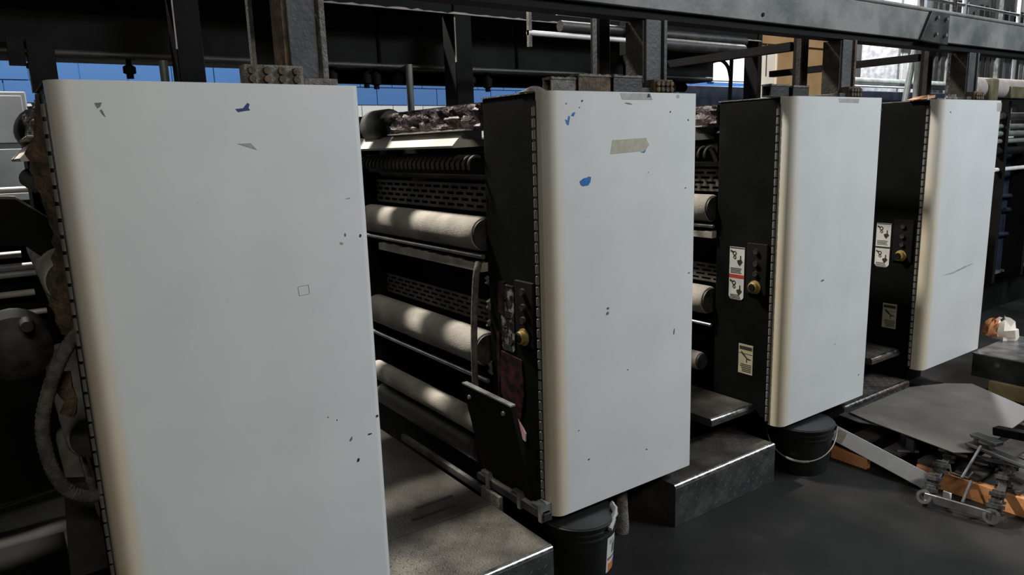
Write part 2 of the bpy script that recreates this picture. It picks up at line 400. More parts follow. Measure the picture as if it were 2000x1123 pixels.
        if i == 3: link('dark_band', cached('dark_band', lambda: MB().box(LX-.001, LX, .243, .331, .996, 1.006), M_PRINT), lab)
        if i == 1: continue
        lab2 = link('caution_label', cached('caution_label', lambda: MB().box(LX, .005, .174, .26, .5, .655), M_LABELO), u)
        def picto2():
            b = MB(); x0, x1 = LX-.001, LX
            b.box(x0, x1, .180, .254, .628, .645)
            b.prism([(.247, .618), (.236, .614), (.205, .585), (.186, .582), (.186, .577), (.207, .578), (.24, .604)], 'x', x0, x1)
            b.box(x0, x1, .208, .212, .56, .585); b.box(x0, x1, .176, .258, .606, .608)
            for k in range(5): b.box(x0, x1, .182, .182+random.uniform(.05, .07), .548-k*.009, .5515-k*.009)
            return b
        link('caution_print', cached('caution_print', picto2, M_PRINT), lab2)

# marks on the doors: chips, tape (flat flakes a fraction of a millimetre proud)
doors = [next(c for c in u.children if c.name.startswith('door')) for u in units]
def flake(name, d, pts, material, th=.0008):
    return obj(name, MB().prism(pts, 'y', -th, .0002), material, doors[d])
def dot(d, x, z, w, h, material, ang=0.):
    n = 7; pts = []
    for k in range(n):
        a = 2*math.pi*k/n; r = random.uniform(.6, 1.1)
        px, pz = w*r*math.cos(a), h*r*math.sin(a)
        pts.append((x+px*math.cos(ang)-pz*math.sin(ang), z+px*math.sin(ang)+pz*math.cos(ang)))
    return flake('paint_chip', d, pts, material)
flake('paint_chip', 0, [(.094, 1.817), (.11, 1.818), (.105, 1.808), (.099, 1.804)], M_CHIP)
flake('paint_chip', 0, [(.103, 1.800), (.108, 1.802), (.114, 1.784), (.108, 1.79)], M_CHIP)
flake('paint_chip', 0, [(.419, 1.804), (.439, 1.806), (.446, 1.814), (.452, 1.82), (.457, 1.816), (.453, 1.807), (.457, 1.801), (.443, 1.799), (.425, 1.796)], M_NAVYP)
flake('tape_scrap', 0, [(.416, 1.714), (.45, 1.715), (.465, 1.697), (.443, 1.704)], M_TAPEG)
sq = [(.544, 1.309), (.574, 1.31), (.575, 1.285), (.546, 1.283)]
for a in range(4):
    p, q = sq[a], sq[(a+1) % 4]
    dx, dz = q[0]-p[0], q[1]-p[1]; L = math.hypot(dx, dz); nx, nz = -dz/L*.0012, dx/L*.0012
    flake('tape_residue_edge', 0, [p, q, (q[0]+nx, q[1]+nz), (p[0]+nx, p[1]+nz)], M_TAPEG)
for x, z, w, h, mt, an in ((.744, 1.437, .004, .006, M_BCHIP, 0), (.697, 1.443, .004, .006, M_CHIP, 0), (.684, 1.42, .006, .005, M_TAPEG, 0), (.715, 1.55, .009, .002, M_TAPEG, .1),
    (.667, .813, .010, .004, M_CHIP, 1.0), (.729, .812, .011, .003, M_BCHIP, .1), (.685, .737, .004, .008, M_BCHIP, -.3), (.758, .865, .004, .006, M_BCHIP, -.4), (.627, .885, .002, .003, M_BCHIP, 0), (.60, .90, .003, .002, M_CHIP, 0)):
    dot(0, x, z, w, h, mt, an)
flake('tape_strip', 1, [(.342, 1.866), (.5, 1.867), (.511, 1.843), (.352, 1.843)], M_TAPEG)
flake('paint_chip', 1, [(.486, 1.865), (.494, 1.866), (.501, 1.853), (.482, 1.851)], M_BCHIP, .0012)
flake('tape_strip', 1, [(.302, 1.696), (.48, 1.701), (.483, 1.690), (.496, 1.673), (.484, 1.664), (.475, 1.652), (.292, 1.645)], M_TAPE)
flake('paint_chip', 1, [(.076, 1.772), (.087, 1.768), (.092, 1.785), (.099, 1.781), (.092, 1.752), (.084, 1.754)], M_BLUEP)
flake('paint_chip', 1, [(.103, 1.785), (.112, 1.795), (.124, 1.797), (.116, 1.782)], M_BLUEP)
flake('paint_chip', 1, [(.139, 1.552), (.159, 1.563), (.174, 1.564), (.183, 1.568), (.195, 1.565), (.192, 1.549), (.182, 1.536), (.155, 1.534), (.144, 1.540)], M_BLUEP)
flake('paint_chip', 1, [(.448, 1.648), (.466, 1.650), (.478, 1.657), (.470, 1.645)], M_BLUEP, .0014)
for x, z, w, h, mt, an in ((.083, 1.826, .004, .004, M_CHIP, 0), (.155, 1.836, .006, .005, M_NAVYP, 0), (.143, 1.813, .003, .003, M_CHIP, 0), (.384, 1.829, .022, .003, M_CHIP, -.15),
    (.612, 1.799, .004, .004, M_BCHIP, 0), (.716, 1.767, .005, .005, M_CHIP, .5), (.705, 1.496, .004, .003, M_BCHIP, 0), (.654, 1.857, .012, .010, M_TAPEG, .6), (.275, 1.058, .008, .006, M_CHIP, 0), (.272, 1.04, .010, .007, M_CHIP, .3),
    (.648, .901, .004, .016, M_CHIP, -.1), (.734, 1.141, .007, .004, M_CHIP, 0), (.381, .791, .005, .003, M_CHIP, 0), (.169, .467, .006, .003, M_BCHIP, .2), (.491, 1.57, .004, .003, M_TAPEG, 0), (.12, .60, .006, .002, M_CHIP, 0), (.49, .42, .007, .004, M_CHIP, -.6)):
    dot(1, x, z, w, h, mt, an)
flake('tape_strip', 2, [(.362, 1.863), (.544, 1.863), (.541, 1.843), (.373, 1.844)], M_TAPEG)
dot(2, .304, .977, .02, .006, M_CHIP); dot(2, .76, 1.81, .006, .006, M_CHIP); dot(2, .70, .40, .006, .006, M_CHIP); dot(2, .45, .62, .008, .004, M_TAPEG)
flake('tape_strip', 3, [(.702, 1.855), (.765, 1.856), (.765, 1.803), (.707, 1.806)], M_TAPEG)
flake('smear', 3, [(.16, .84), (.30, .843), (.45, .862), (.60, .87), (.46, .85), (.30, .834)], M_TAPEG)
dot(3, .10, 1.80, .008, .006, M_CHIP)

# ------------------------------------------------------------------ unit extras
u1, un2, un3, un4 = units
def local(u, mb): mb.v = [(x-u.location[0], y, z) for x, y, z in mb.v]; return mb
# nearest unit: hose loop, crusted edge, swing arm, round drive housing
hp = [(.20, .30, 1.25), (.134, .25, 1.216), (.085, .24, 1.15), (.045, .24, 1.06), (.022, .24, .97), (.026, .24, .87), (.052, .24, .79), (.10, .25, .745), (.18, .30, .72)]
def smooth_path(pts, n=6):
    out = []; P = [Vector(p) for p in pts]
    for i in range(len(P)-1):
        p0, p1, p2, p3 = P[max(i-1, 0)], P[i], P[i+1], P[min(i+2, len(P)-1)]
        for k in range(n):
            t = k/n; out.append(.5*((2*p1)+(p2-p0)*t+(2*p0-5*p1+4*p2-p3)*t*t+(3*p1-p0-3*p2+p3)*t**3))
    out.append(P[-1]); return out
sp = smooth_path(hp, 12)
obj('hose', local(u1, MB().sweep(sp, [.017+.0022*(k % 2) for k in range(len(sp))], 10)), M_HOSE, u1)
b = MB(); n = 30
vs = []; fs = []
for k in range(n+1):
    z = 1.20+.66*k/n
    w = .03+.018*math.sin(k*.35)+random.uniform(-.008, .008)
    if k > 24: w *= .55
    for dx, dy in ((0, .30), (-w, .34+random.uniform(-.01, .01)), (-w*.6, .40), (0, .41)): vs.append((dx+.002, dy, z))
for k in range(n):
    for a in range(4): fs.append((4*k+a, 4*k+(a+1) % 4, 4*k+4+(a+1) % 4, 4*k+4+a))
b.add(vs, fs); obj('crusted_edge', b, M_RUST, u1)
obj('swing_arm', local(u1, MB().prism([(-.12, 1.555), (-.03, 1.575), (.054, 1.568), (.10, 1.53), (.16, 1.478), (.16, 1.30), (.12, 1.36), (.06, 1.42), (-.12, 1.44)], 'y', .75, .80)), M_BLACK, u1)
obj('swing_arm_dust', local(u1, MB().prism([(-.12, 1.556), (-.03, 1.576), (.054, 1.569), (.10, 1.531), (.14, 1.497), (.14, 1.501), (.10, 1.538), (.054, 1.578), (-.03, 1.585), (-.12, 1.563)], 'y', .748, .80)), M_DUST, u1)
obj('drive_housing', MB().lathe([(0, .86), (.05, .86), (.09, .88), (.11, .90), (.11, 1.10), (0, 1.10)], 28, (-.14, 0, 1.06), 'y'), M_ROLLEND, u1)
obj('drive_housing_cap', MB().lathe([(0, .80), (.018, .80), (.022, .85), (.022, .88), (0, .88)], 16, (-.10, 0, 1.15), 'y'), M_ROLLEND, u1)
obj('support_foot', local(u1, MB().prism([(.035, .42), (.055, .73), (.115, .715), (.15, .42)], 'y', .43, .48)), M_DARKSTEEL, u1)
obj('cloth_scrap', local(u1, MB().sweep([(.10, .32, 1.10), (.085, .30, 1.06), (.10, .30, 1.02), (.088, .31, .98)], [.012, .022, .016, .02], 8).jitter(.004)), M_RUST, u1)
# second unit: folded guard, bracket rail, hose, ink stains
gp = MB()
T = [(1.445, .405, .742), (1.445, .065, .738)]; B = [(1.575, .475, .30), (1.575, .125, .30)]
th = Vector((.022, 0, .006))
vs = [Vector(T[0]), Vector(T[1]), Vector(B[1]), Vector(B[0])]; vs += [v+th for v in vs]
gp.add(vs, [(0, 1, 2, 3), (7, 6, 5, 4), (0, 4, 5, 1), (1, 5, 6, 2), (2, 6, 7, 3), (3, 7, 4, 0)])
g = obj('folding_guard', local(un2, gp), M_BLACK, un2, bevel=.002)
obj('guard_edge', local(un2, MB().bar((1.456, .405, .748), (1.456, .065, .744), .024, .006)), M_STEEL, g)
for y, z in ((.36, .70), (.12, .70)):
    obj('guard_bolt', local(un2, MB().lathe([(0, -.008), (.008, -.008), (.009, 0), (0, 0)], 10, (1.452, y, z), 'x')), M_STEEL, g)
rl = obj('bracket_rail', local(un2, MB().box(1.555, 1.592, .02, .50, .262, .292)), M_DARKSTEEL, un2, bevel=.002)
obj('rail_dust', local(un2, bumpy_strip(1.557, 1.590, .03, .49, .292, .297, 20, .003, 'y')), M_ROLLER, rl)
for y in (.03, .17, .40):
    obj('rail_tab', local(un2, MB().box(1.548, 1.60, y, y+.02, .255, .325).box(1.548, 1.60, y+.02, y+.05, .318, .325)), M_STEEL, rl)
hs = smooth_path([(1.52, .36, 1.24), (1.502, .352, 1.20), (1.497, .36, 1.12), (1.50, .385, .95), (1.505, .40, .74), (1.53, .42, .66)], 8)
obj('hose', local(un2, MB().sweep(hs, .014, 10)), M_HOSE, un2)
for pts in ([(.20, .86), (.34, .87), (.36, .70), (.30, .62), (.22, .60), (.19, .72)], [(.25, .60), (.30, .61), (.27, .50), (.24, .52)], [(.30, 1.16), (.345, 1.16), (.35, 1.03), (.31, 1.02)], [(.35, .95), (.37, .94), (.375, .66), (.35, .68)]):
    obj('ink_stain', MB().prism(pts, 'x', -.0002, .006), M_RED, un2)
obj('torn_label', MB().prism([(.185, .56), (.24, .615), (.235, .58), (.205, .53), (.188, .525)], 'x', -.0012, .006), M_PINK, un2)
for y, z, h in ((.415, 1.15, .035), (.412, 1.05, .05), (.415, .97, .03), (.412, .78, .06)):
    obj('dust_clump', MB().sweep([(0, y, z-h/2), (-.006, y+.002, z-h/4), (-.003, y-.002, z), (-.007, y, z+h/4), (.001, y, z+h/2)], [.003, .010, .007, .009, .003], 7).jitter(.003), M_HOSE, un2)
obj('levelling_foot', local(un2, MB().lathe([(0, 0), (.030, 0), (.032, .03), (.026, .12), (.020, .288), (0, .288)], 14, (2.06, .12, 0))), M_DUST, un2)
# clutter lying on the unit tops
def channel(name, label, x0, x1, y, z0, h, group, material=M_DUST):
    d = .05
    b = MB().prism([(y, z0), (y+d, z0), (y+d, z0+h), (y+d-.006, z0+h), (y+d-.006, z0+.006), (y+.006, z0+.006), (y+.006, z0+h), (y, z0+h)], 'x', x0, x1)
    o = thing(name, label, 'channel', ((x0+x1)/2, y, z0), group)
    b.v = [(a-(x0+x1)/2, c-y, d_-z0) for a, c, d_ in b.v]
    obj('profile', b, material, o)
    ds = bumpy_strip(x0, x1, y-.003, y+d+.003, z0+h, z0+h+.008, 14, .003); ds.v = [(a-(x0+x1)/2, c-y, d_-z0) for a, c, d_ in ds.v]
    obj('dust_coat', ds, M_DUST, o); return o
channel('steel_channel', 'low dust-caked channel on the second unit, left of three', 1.69, 1.808, .095, 1.876, .042, 'channels on the second unit')
channel('steel_channel', 'brown dust-caked channel in the middle on the second unit', 1.812, 1.972, .085, 1.876, .055, 'channels on the second unit', M_RUST)
channel('steel_channel', 'dark channel with thick grey dust on the second unit, right of three', 1.978, 2.128, .075, 1.876, .055, 'channels on the second unit', M_DARKSTEEL)
channel('steel_channel', 'small dark channel at the left on the third unit top', 3.03, 3.17, .13, 1.876, .05, 'channels on the third unit', M_DARKSTEEL)
channel('steel_channel', 'small dark channel beside the column foot on the third unit', 3.19, 3.32, .12, 1.876, .045, 'channels on the third unit', M_DARKSTEEL)
def heap(name, label, cx, cy, rx, ry, h, material, z=1.875):
    b = MB(); n = 12; vs = []; fs = []
    for ring in range(4):
        t = ring/4
        for k in range(n):
            a = 2*math.pi*k/n; q = (1-t)*random.uniform(.85, 1.1)
            vs.append((rx*q*math.cos(a), ry*q*math.sin(a), h*math.sin(t*1.5)))
    vs.append((0, 0, h)); vs.append((0, 0, 0))
    for ring in range(3):
        for k in range(n): fs.append((ring*n+k, ring*n+(k+1) % n, ring*n+n+(k+1) % n, ring*n+n+k))
    for k in range(n): fs.append((3*n+k, 3*n+(k+1) % n, 4*n)); fs.append((k, 4*n+1, (k+1) % n))
    b.add(vs, fs); o = obj(name, b, material, loc=(cx, cy, z)); return tag(o, label, 'dust', kind='stuff')
heap('dust_heap', 'low heap of grey dust at the left end of the second unit top', 1.65, .14, .06, .05, .022, M_DUST)
#heap('dust_heap', 'dirt heaped around the column foot on the third unit', 3.56, .12, .07, .04, .03, M_RUST)
cb = thing('cardboard_scrap', 'orange cardboard scrap lying on the farthest unit top', 'cardboard', (4.50, .14, 1.875))
obj('sheet', MB().prism([(-.09, .0), (.07, .012), (.075, .028), (.02, .022), (-.09, .004)], 'y', -.03, .05), M_CARD, cb)
obj('strap', MB().box(-.02, -.005, -.032, .052, .0, .021), M_TAPE, cb)
tn = thing('loose_bolts_box', 'pile of small grey metal parts on the farthest unit top beside the column', 'metal parts', (4.75, .12, 1.879))
for k in range(9):
    x, y = random.uniform(-.14, .14), random.uniform(-.04, .05)
    obj('bolt', MB().lathe([(0, 0), (.012, 0), (.012, .012), (.006, .013), (.006, .03), (0, .03)], 6, (x, y, 0)), M_STEEL, tn)

# ------------------------------------------------------------------ overhead steel frame
fr = thing('overhead_steel_frame', 'grey overhead steel beam on columns running above the press units', 'steel frame', (0, 0, 1.87))
FZ = -1.87
def fobj(name, mb, material, bevel=0, parent=fr):
    mb.v = [(x, y, z+FZ) for x, y, z in mb.v]; return obj(name, mb, material, parent, bevel=bevel)
def beam_prof(z0, z1, y):
    return [(y, z0), (y+.11, z0), (y+.11, z0+.012), (y+.012, z0+.012), (y+.012, z1-.012), (y+.11, z1-.012), (y+.11, z1), (y, z1)]
fobj('beam', MB().prism(beam_prof(2.205, 2.36, .13), 'x', -1.6, 4.52), M_BEAM, .003)
fobj('beam', MB().prism(beam_prof(2.205, 2.36, .13), 'x', 4.62, 9.0), M_BEAM, .003)
fobj('beam_backing', MB().box(-1.6, 9.0, .15, .235, 2.17, 2.204), M_BLACK)
gs = fobj('splice_plate', MB().prism([(4.36, 2.20), (4.47, 2.365), (4.68, 2.365), (4.68, 2.19)], 'y', .112, .131), M_DARKSTEEL, .002)
for x, z in ((4.52, 2.33), (4.52, 2.24), (4.63, 2.33), (4.63, 2.24)):
    fobj('bolt', MB().lathe([(0, .098), (.011, .098), (.011, .112), (0, .112)], 6, (x, 0, z), 'y'), M_STEEL)
fobj('lift_hole', MB().lathe([(0, .126), (.009, .126), (.009, .131), (0, .131)], 12, (2.95, 0, 2.235), 'y'), M_BLACK)
fobj('top_pipe', MB().tube((-1.6, .14, 2.373), (9, .14, 2.373), .013, 10), M_BEAM)
fobj('rear_rail', MB().box(-1.6, 5.45, .52, .58, 2.42, 2.50), M_COLUMN, .004)
fobj('rail_end_knob', MB().lathe([(0, 5.45), (.04, 5.45), (.045, 5.50), (.025, 5.54), (0, 5.54)], 14, (0, .55, 2.47), 'x'), M_BLACK)
for i, X in enumerate(XS):
    a = X+.63
    fobj('column', MB().box(a, a+.088, .15, .262, 1.90, 2.17), M_COLUMN, .004)
    fobj('column_flange', MB().box(a+.094, a+.112, .140, .27, 1.89, 2.17), M_DUST if i == 0 else M_RUST if i == 2 else M_COLUMN, .002)
    fobj('column_crust', bumpy_strip(a-.012, a, .158, .255, 1.90, 2.168, 3, .001), M_RUST if i == 0 else M_CRUST)
    o_ = (-.03, -.03, .03, .027)[i]
    fobj('column', MB().box(a+o_+.014, a+o_+.085, .42, .47, 1.876, 2.42), M_BLACK, .004)
    fobj('column_flange', MB().box(a+o_, a+o_+.013, .41, .44, 1.876, 2.42), (M_DUST, M_COLUMN, M_CRUST, M_CRUST)[i], .002)
    if i >= 2: fobj('cross_beam', MB().box(a+.03, a+.09, .48, 1.62, 2.155, 2.20), M_BLACK)
    fobj('drive_side_column', MB().box(a if i < 3 else a-.10, a+.115 if i < 3 else a-.05, 1.63, 1.76, 1.862, 2.62), M_BLACK, .004)
    fobj('column_dust_edge', bumpy_strip(a-.002, a+.004, 1.622, 1.63, 2.16, 2.40, 4, .002), M_ROLLER)
    bp = fobj('base_plate', MB().box(a-.06, a+.13, .12, .30, 1.876, 1.90), M_COLUMN if i else M_DUST, .003)
    mb_ = fobj('mount_block', MB().box(*( (a-.15, a+.02) if i == 0 else (a+.0, a+.11)), .105, .15, 1.876, 1.932), M_DUST if i == 0 else M_RUST, .004)
    for k in range(4):
        for zz in (1.892, 1.915):
            xx = (a-.13+k*.042) if i == 0 else (a+.015+k*.026)
            bo = MB().lathe([(0, .092), (.010, .092), (.011, .106), (0, .106)], 8, (xx, 0, zz), 'y')
            bo.v = [(x, y, z+FZ) for x, y, z in bo.v]; obj('bolt', bo, M_RUST, mb_)
fobj('drive_side_beam', MB().box(-1.6, 5.0, 1.64, 1.75, 2.42, 2.56), M_BLACK, .004)
fobj('beam_dust_edge', bumpy_strip(-1.0, 5.0, 1.625, 1.64, 2.418, 2.425, 160, .006), M_ROLLER)

# overhead duct, pipes and web guide tubes behind
du = thing('overhead_duct', 'black overhead ducting with pale pipes behind the columns', 'duct', (0, 1.9, 2.15))
def dobj(name, mb, material, bevel=0):
    mb.v = [(x, y-1.9, z-2.15) for x, y, z in mb.v]; return obj(name, mb, material, du, bevel=bevel)
for k in range(6): dobj('duct_section', MB().box(-1.0+k*.96, -.05+k*.96, 1.88, 2.1, 2.135, 2.52), M_BLACK, .012)
dobj('lower_rail', MB().tube((-1.2, 1.862, 2.15), (4.7, 1.862, 2.15), .016, 10), M_DARKSTEEL)
dobj('lower_pipe', MB().tube((1.2, 2.05, 2.10), (4.6, 2.05, 2.10), .035, 12), M_BLACK)
for x in (.22, .60, 1.60, 1.80, 1.86, 2.0, 2.42, 2.5, 2.62, 4.05, 4.15, 4.3):
    L = random.uniform(.05, .11)
    dobj('valve', MB().lathe([(0, -L), (.016, -L), (.016, -L+.02), (.028, -L+.025), (.028, -.03), (.012, -.02), (.012, 0), (0, 0)], 10, (x, 1.9, 2.135)), M_BLACK)
for x, z1 in ((.735, 2.13), (2.03, 2.16)): dobj('drop_pipe', MB().tube((x, 1.82, 1.87), (x, 1.82, z1), .02, 12), M_GREEN)
for x0, x1, y, z, r, mt in ((2.42, 3.2, 1.2, 2.272, .014, M_TUBE), (2.62, 3.2, 1.2, 2.39, .016, M_TUBE), (2.68, 3.2, 1.25, 2.33, .03, M_DARKSTEEL), (3.5, 4.6, 1.5, 2.32, .04, M_DARKSTEEL), (3.8, 4.75, 1.6, 2.40, .035, M_DARKSTEEL)):
    dobj('guide_tube', MB().tube((x0, y, z), (x1, y, z), r, 14), mt)
dobj('hanger', MB().box(2.42, 2.44, 1.19, 1.21, 2.20, 2.46), M_DUST); dobj('hanger', MB().box(3.18, 3.2, 1.15, 1.3, 2.2, 2.46), M_BLACK)
lp = smooth_path([(4.72, 1.9, 2.40), (4.85, 1.88, 2.42), (4.95, 1.88, 2.36), (4.96, 1.88, 2.22), (4.95, 1.88, 2.0)], 8)
dobj('cable', MB().sweep(lp, .016, 8), M_BLACK)
lp = smooth_path([(4.72, 1.9, 2.28), (4.83, 1.88, 2.30), (4.92, 1.88, 2.25), (4.96, 1.88, 2.15)], 8)
dobj('cable', MB().sweep(lp, .014, 8), M_BLACK)
dobj('hanging_bracket', MB().box(.13, .19, 1.80, 1.86, 2.09, 2.20).box(.20, .30, 1.80, 1.9, 1.98, 2.20), M_BLACK)

# ------------------------------------------------------------------ steps between the units
def step(label, x0, x1, y0, y1, z, treads=True, seam=None, zb=0):
    t = thing('tread_plate_step', label, 'step', (x0, y0, 0), 'diamond plate steps')
    w, d = x1-x0, y1-y0; r = .016
    prof = [(0, zb), (0, z-r)]+[(r-r*math.cos(a), z-r+r*math.sin(a)) for a in (.3, .7, 1.1, 1.5)]+[(d if seam is None else seam-.002, z), (d if seam is None else seam-.002, zb)]
    obj('body', MB().prism(prof, 'x', 0, w), M_PLATE, t)
    ris = obj('riser', MB().box(.001, w-.001, -.0025, .001, zb+.002, z-r), M_PLATEF, t)
    nose = [(-.0035+0, z-r)]+[(r-(r+.0035)*math.cos(a), z-r+(r+.0035)*math.sin(a)) for a in (.35, .75, 1.15, 1.5)]+[(r, z-r+.004), (r*.5, z-r)]
    obj('nosing', MB().prism(nose, 'x', .001, w-.001), M_NOSE, t)
    if seam is not None:
        obj('rear_plate', MB().box(0, w, seam+.002, d, z-.03, z), M_PLATE, t)
        obj('rear_support', MB().box(0.02, w-.02, seam+.03, d, 0, z-.031), M_BLACK, t)
        for k, yy in enumerate((seam+.08, seam+.16)):
            obj('lift_slot', MB().box(w-.33+.06*k, w-.12+.03*k, yy, yy+.016, z, z+.002), M_BCHIP, t)
    if zb: obj('support', MB().box(.01, w-.01, .22, d, 0, zb-.001), M_BLACK, t)
    if treads:
        b = MB(); s = .034; dd = min(d, (seam or d))
        nx, ny = int((w-.02)/s), int((dd-.04)/s)
        for ix in range(nx):
            for iy in range(ny):
                cx, cy = .02+s*(ix+.5), .035+s*(iy+.5); sg = 1 if (ix+iy) % 2 else -1
                dx, dy = .012*.7071, .012*.7071*sg; px, py = -dy*.24, dx*.24
                b.add([(cx-dx, cy-dy, z), (cx+px, cy+py, z), (cx+dx, cy+dy, z), (cx-px, cy-py, z), (cx, cy, z+.0022)], [(0, 4, 1), (1, 4, 2), (2, 4, 3), (3, 4, 0)])
        nz = int((z-zb-.03)/s)
        for ix in range(nx):
            for iz in range(nz):
                cx, cz = .02+s*(ix+.5), zb+.012+s*(iz+.5); sg = 1 if (ix+iz) % 2 else -1
                dx, dz = .012*.7071, .012*.7071*sg; px, pz = -dz*.24, dx*.24
                b.add([(cx-dx, -.0025, cz-dz), (cx+px, -.0025, cz+pz), (cx+dx, -.0025, cz+dz), (cx-px, -.0025, cz-pz), (cx, -.0047, cz)], [(0, 4, 1), (1, 4, 2), (2, 4, 3), (3, 4, 0)])
        o = obj('tread_pattern', b, M_PLATE, t); o['kind'] = 'stuff'
    return t
s1 = step('wide diamond-plate step between the nearest and second units', .92, 1.54, -.05, 1.45, .2, True, .42)
obj('edge_rail', MB().bar((.655, .47, .21), (.655, 1.30, .21), .022, .03), M_STEEL, s1)
obj('corner_plate', MB().box(.622, .64, .36, .50, .0, .25), M_DUST, s1)
step('black step in the gap left of the nearest door', -.56, .05, .0, 1.45, .12, False)
for c in [o for o in C.objects if o.name.startswith('tread_plate_step')][-1].children:
    c.data.materials[0] = M_BLACK  # added step, coloured black so the gap stays dark as if shaded
step('low diamond-plate step between the second and third units with a bright edge', 2.265, 2.985, 0, .30, .2)
step('higher dark step behind the low step between second and third units', 2.684, 3.01, .15, 1.45, .355, True, None, .318)
step('low diamond-plate step left of the farthest unit, mostly behind a white door', 3.70, 4.42, .06, .30, .2)
step('higher dark step behind the low step left of the farthest unit', 4.095, 4.42, .13, 1.45, .385, True, None, .348)

# ------------------------------------------------------------------ buckets
def bucket(label, cx, cy, rt_, rb, h, view, up_handle):
    t = thing('plastic_bucket', label, 'bucket', (cx, cy, 0), 'black buckets under the doors')
    obj('shell', MB().lathe([(0, 0), (rb, 0), (rb+.004, .01), (rt_, h), (rt_-.006, h), (rb-.004, .014), (0, .014)], 36), M_BUCKET, t)
    for k, dz in enumerate((.004, .03, .055)):
        rr = rb+(rt_-rb)*(h-dz)/h
        obj('rim_ring', MB().lathe([(rr-.002, h-dz-.009), (rr+.007, h-dz-.008), (rr+.008, h-dz), (rr-.002, h-dz+.003)], 36), M_BUCKET, t)
    v = Vector(view).normalized(); pr = Vector((v.y, -v.x, 0))
    pts = []
    for k in range(25):
        a = math.pi*k/24
        p = pr*(rt_+.014)*math.cos(a)-v*(rt_+.012)*math.sin(a)*(1 if not up_handle else -1)
        dz = -.14*math.sin(a)**.8 if not up_handle else -.035*math.sin(a)
        pts.append((p.x, p.y, h-.02+dz))
    hd = obj('handle', MB().sweep(pts, .0035, 8), M_WIRE, t)
    obj('handle_grip', MB().sweep(pts[10:16], .0065, 8), M_WIRE, hd)
    for s_ in (1, -1):
        p = pr*s_*(rt_+.004)
        obj('handle_ear', MB().lathe([(0, -.012), (.012, -.012), (.012, .012), (0, .012)], 10, (p.x, p.y, h-.022)), M_BUCKET, t)
    return t
b1 = bucket('black plastic bucket with white and orange label under the second door', 1.735, .03, .145, .128, .245, (1.73, 2.05, 0), True)
b2 = bucket('black bucket with hanging wire handle under the third door', 3.25, .03, .155, .135, .25, (3.25, 2.05, 0), False)
def curved(a0, a1, z0, z1, off, n=8):
    b = MB(); vs = []; fs = []
    for k in range(n+1):
        a = a0+(a1-a0)*k/n
        for z in (z0, z1):
            r = .128+.017*z/.245+off+.003
            vs.append((r*math.cos(a), r*math.sin(a), z)); vs.append(((r-.002)*math.cos(a), (r-.002)*math.sin(a), z))
    for k in range(n):
        o = 4*k
        fs += [(o, o+4, o+6, o+2), (o+1, o+3, o+7, o+5), (o, o+1, o+5, o+4), (o+2, o+6, o+7, o+3)]
    fs += [(0, 2, 3, 1), (4*n, 4*n+1, 4*n+3, 4*n+2)]
    return b.add(vs, fs)
lb = obj('label', curved(-1.38, -.68, .025, .185, .001), M_LABEL, b1)
obj('label_picture', curved(-1.12, -.74, .10, .14, .0024), M_CHIP, lb); obj('label_emblem', curved(-1.26, -1.05, .145, .165, .0024), M_TAPEG, lb)
obj('label_orange_block', curved(-1.28, -1.0, .028, .062, .0024), M_ORANGE, lb); obj('label_blue_block', curved(-.99, -.72, .028, .062, .0024), M_LBLUE, lb)
obj('label_text_line', curved(-1.33, -.74, .078, .088, .0024), M_CHIP, lb)
rg = obj('strand', MB().sweep(smooth_path([(1.86, -.03, .262), (1.84, -.07, .25), (1.80, -.10, .236), (1.76, -.125, .225)], 4), .011, 6).jitter(.003), M_TAPEG)  # twisted pale grey strand laid over the bucket rim
tag(rg, 'twisted grey rag over the rim of the labelled bucket', 'strand')

# ------------------------------------------------------------------ pallet and what lies on it
pl = thing('wooden_pallet', 'wooden pallet with orange-coloured stringer under the metal sheet', 'pallet', (3.52, -.95, 0))
def pobj(name, mb, material, bevel=.002):
    mb.v = [(x-3.52, y+.95, z) for x, y, z in mb.v]; return obj(name, mb, material, pl, bevel=bevel)
pobj('stringer', MB().box(3.52, 3.56, -1.20, -.43, 0, .088), M_WOOD)  # front stringers coloured orange, the others dark brown
pobj('stringer', MB().box(3.455, 3.495, -.215, -.02, 0, .060), M_WOOD)
pobj('stringer', MB().box(3.98, 4.02, -1.2, -.02, 0, .088), M_WOODD); pobj('stringer', MB().box(4.46, 4.50, -1.2, -.02, 0, .088), M_WOODD)
for k, y in enumerate((-1.19, -1.03, -.87, -.70, -.53, -.345, -.16)):
    pobj('deck_board', MB().box(3.535 if y < -.3 else 3.50, 4.53, y, y+(.105 if k != 5 else .09), .089, .107), M_WOODD if k != 3 else M_WOODD)
sh = thing('scuffed_metal_sheet', 'large scuffed grey-brown sheet lying tilted on the pallet', 'metal sheet', (4.0, -.3, .11))
def sobj(name, pts, material, th=.004, parent=sh):
    b = MB(); n = len(pts); V = [(x-4.0, y+.3, z-.11) for x, y, z in pts]; vs = V+[(x, y, z-th) for x, y, z in V]
    return obj(name, b.add(vs, [tuple(range(n)), tuple(range(2*n-1, n-1, -1))]+[(i, (i+1) % n, n+(i+1) % n, n+i) for i in range(n)]), material, parent)
sobj('top_sheet', [(3.655, .0, .2), (3.615, -.14, .2), (3.533, -.585, .2), (3.62, -.655, .2), (4.39, -.62, .205), (4.62, -.21, .205), (4.53, -.10, .2), (4.30, .0, .2)], M_SHEET)
sobj('under_sheet', [(3.60, .03, .19), (3.585, -.10, .19), (3.75, -.45, .19), (4.25, -.45, .19), (4.3, .012, .19), (3.9, .035, .19)], M_PLATEF)
for x, y in ((3.70, -.30), (4.35, -.30), (4.2, -.08)):
    sobj('support_block', [(x-.03, y-.03, .186), (x+.03, y-.03, .186), (x+.03, y+.03, .186), (x-.03, y+.03, .186)], M_DARKSTEEL, .078)
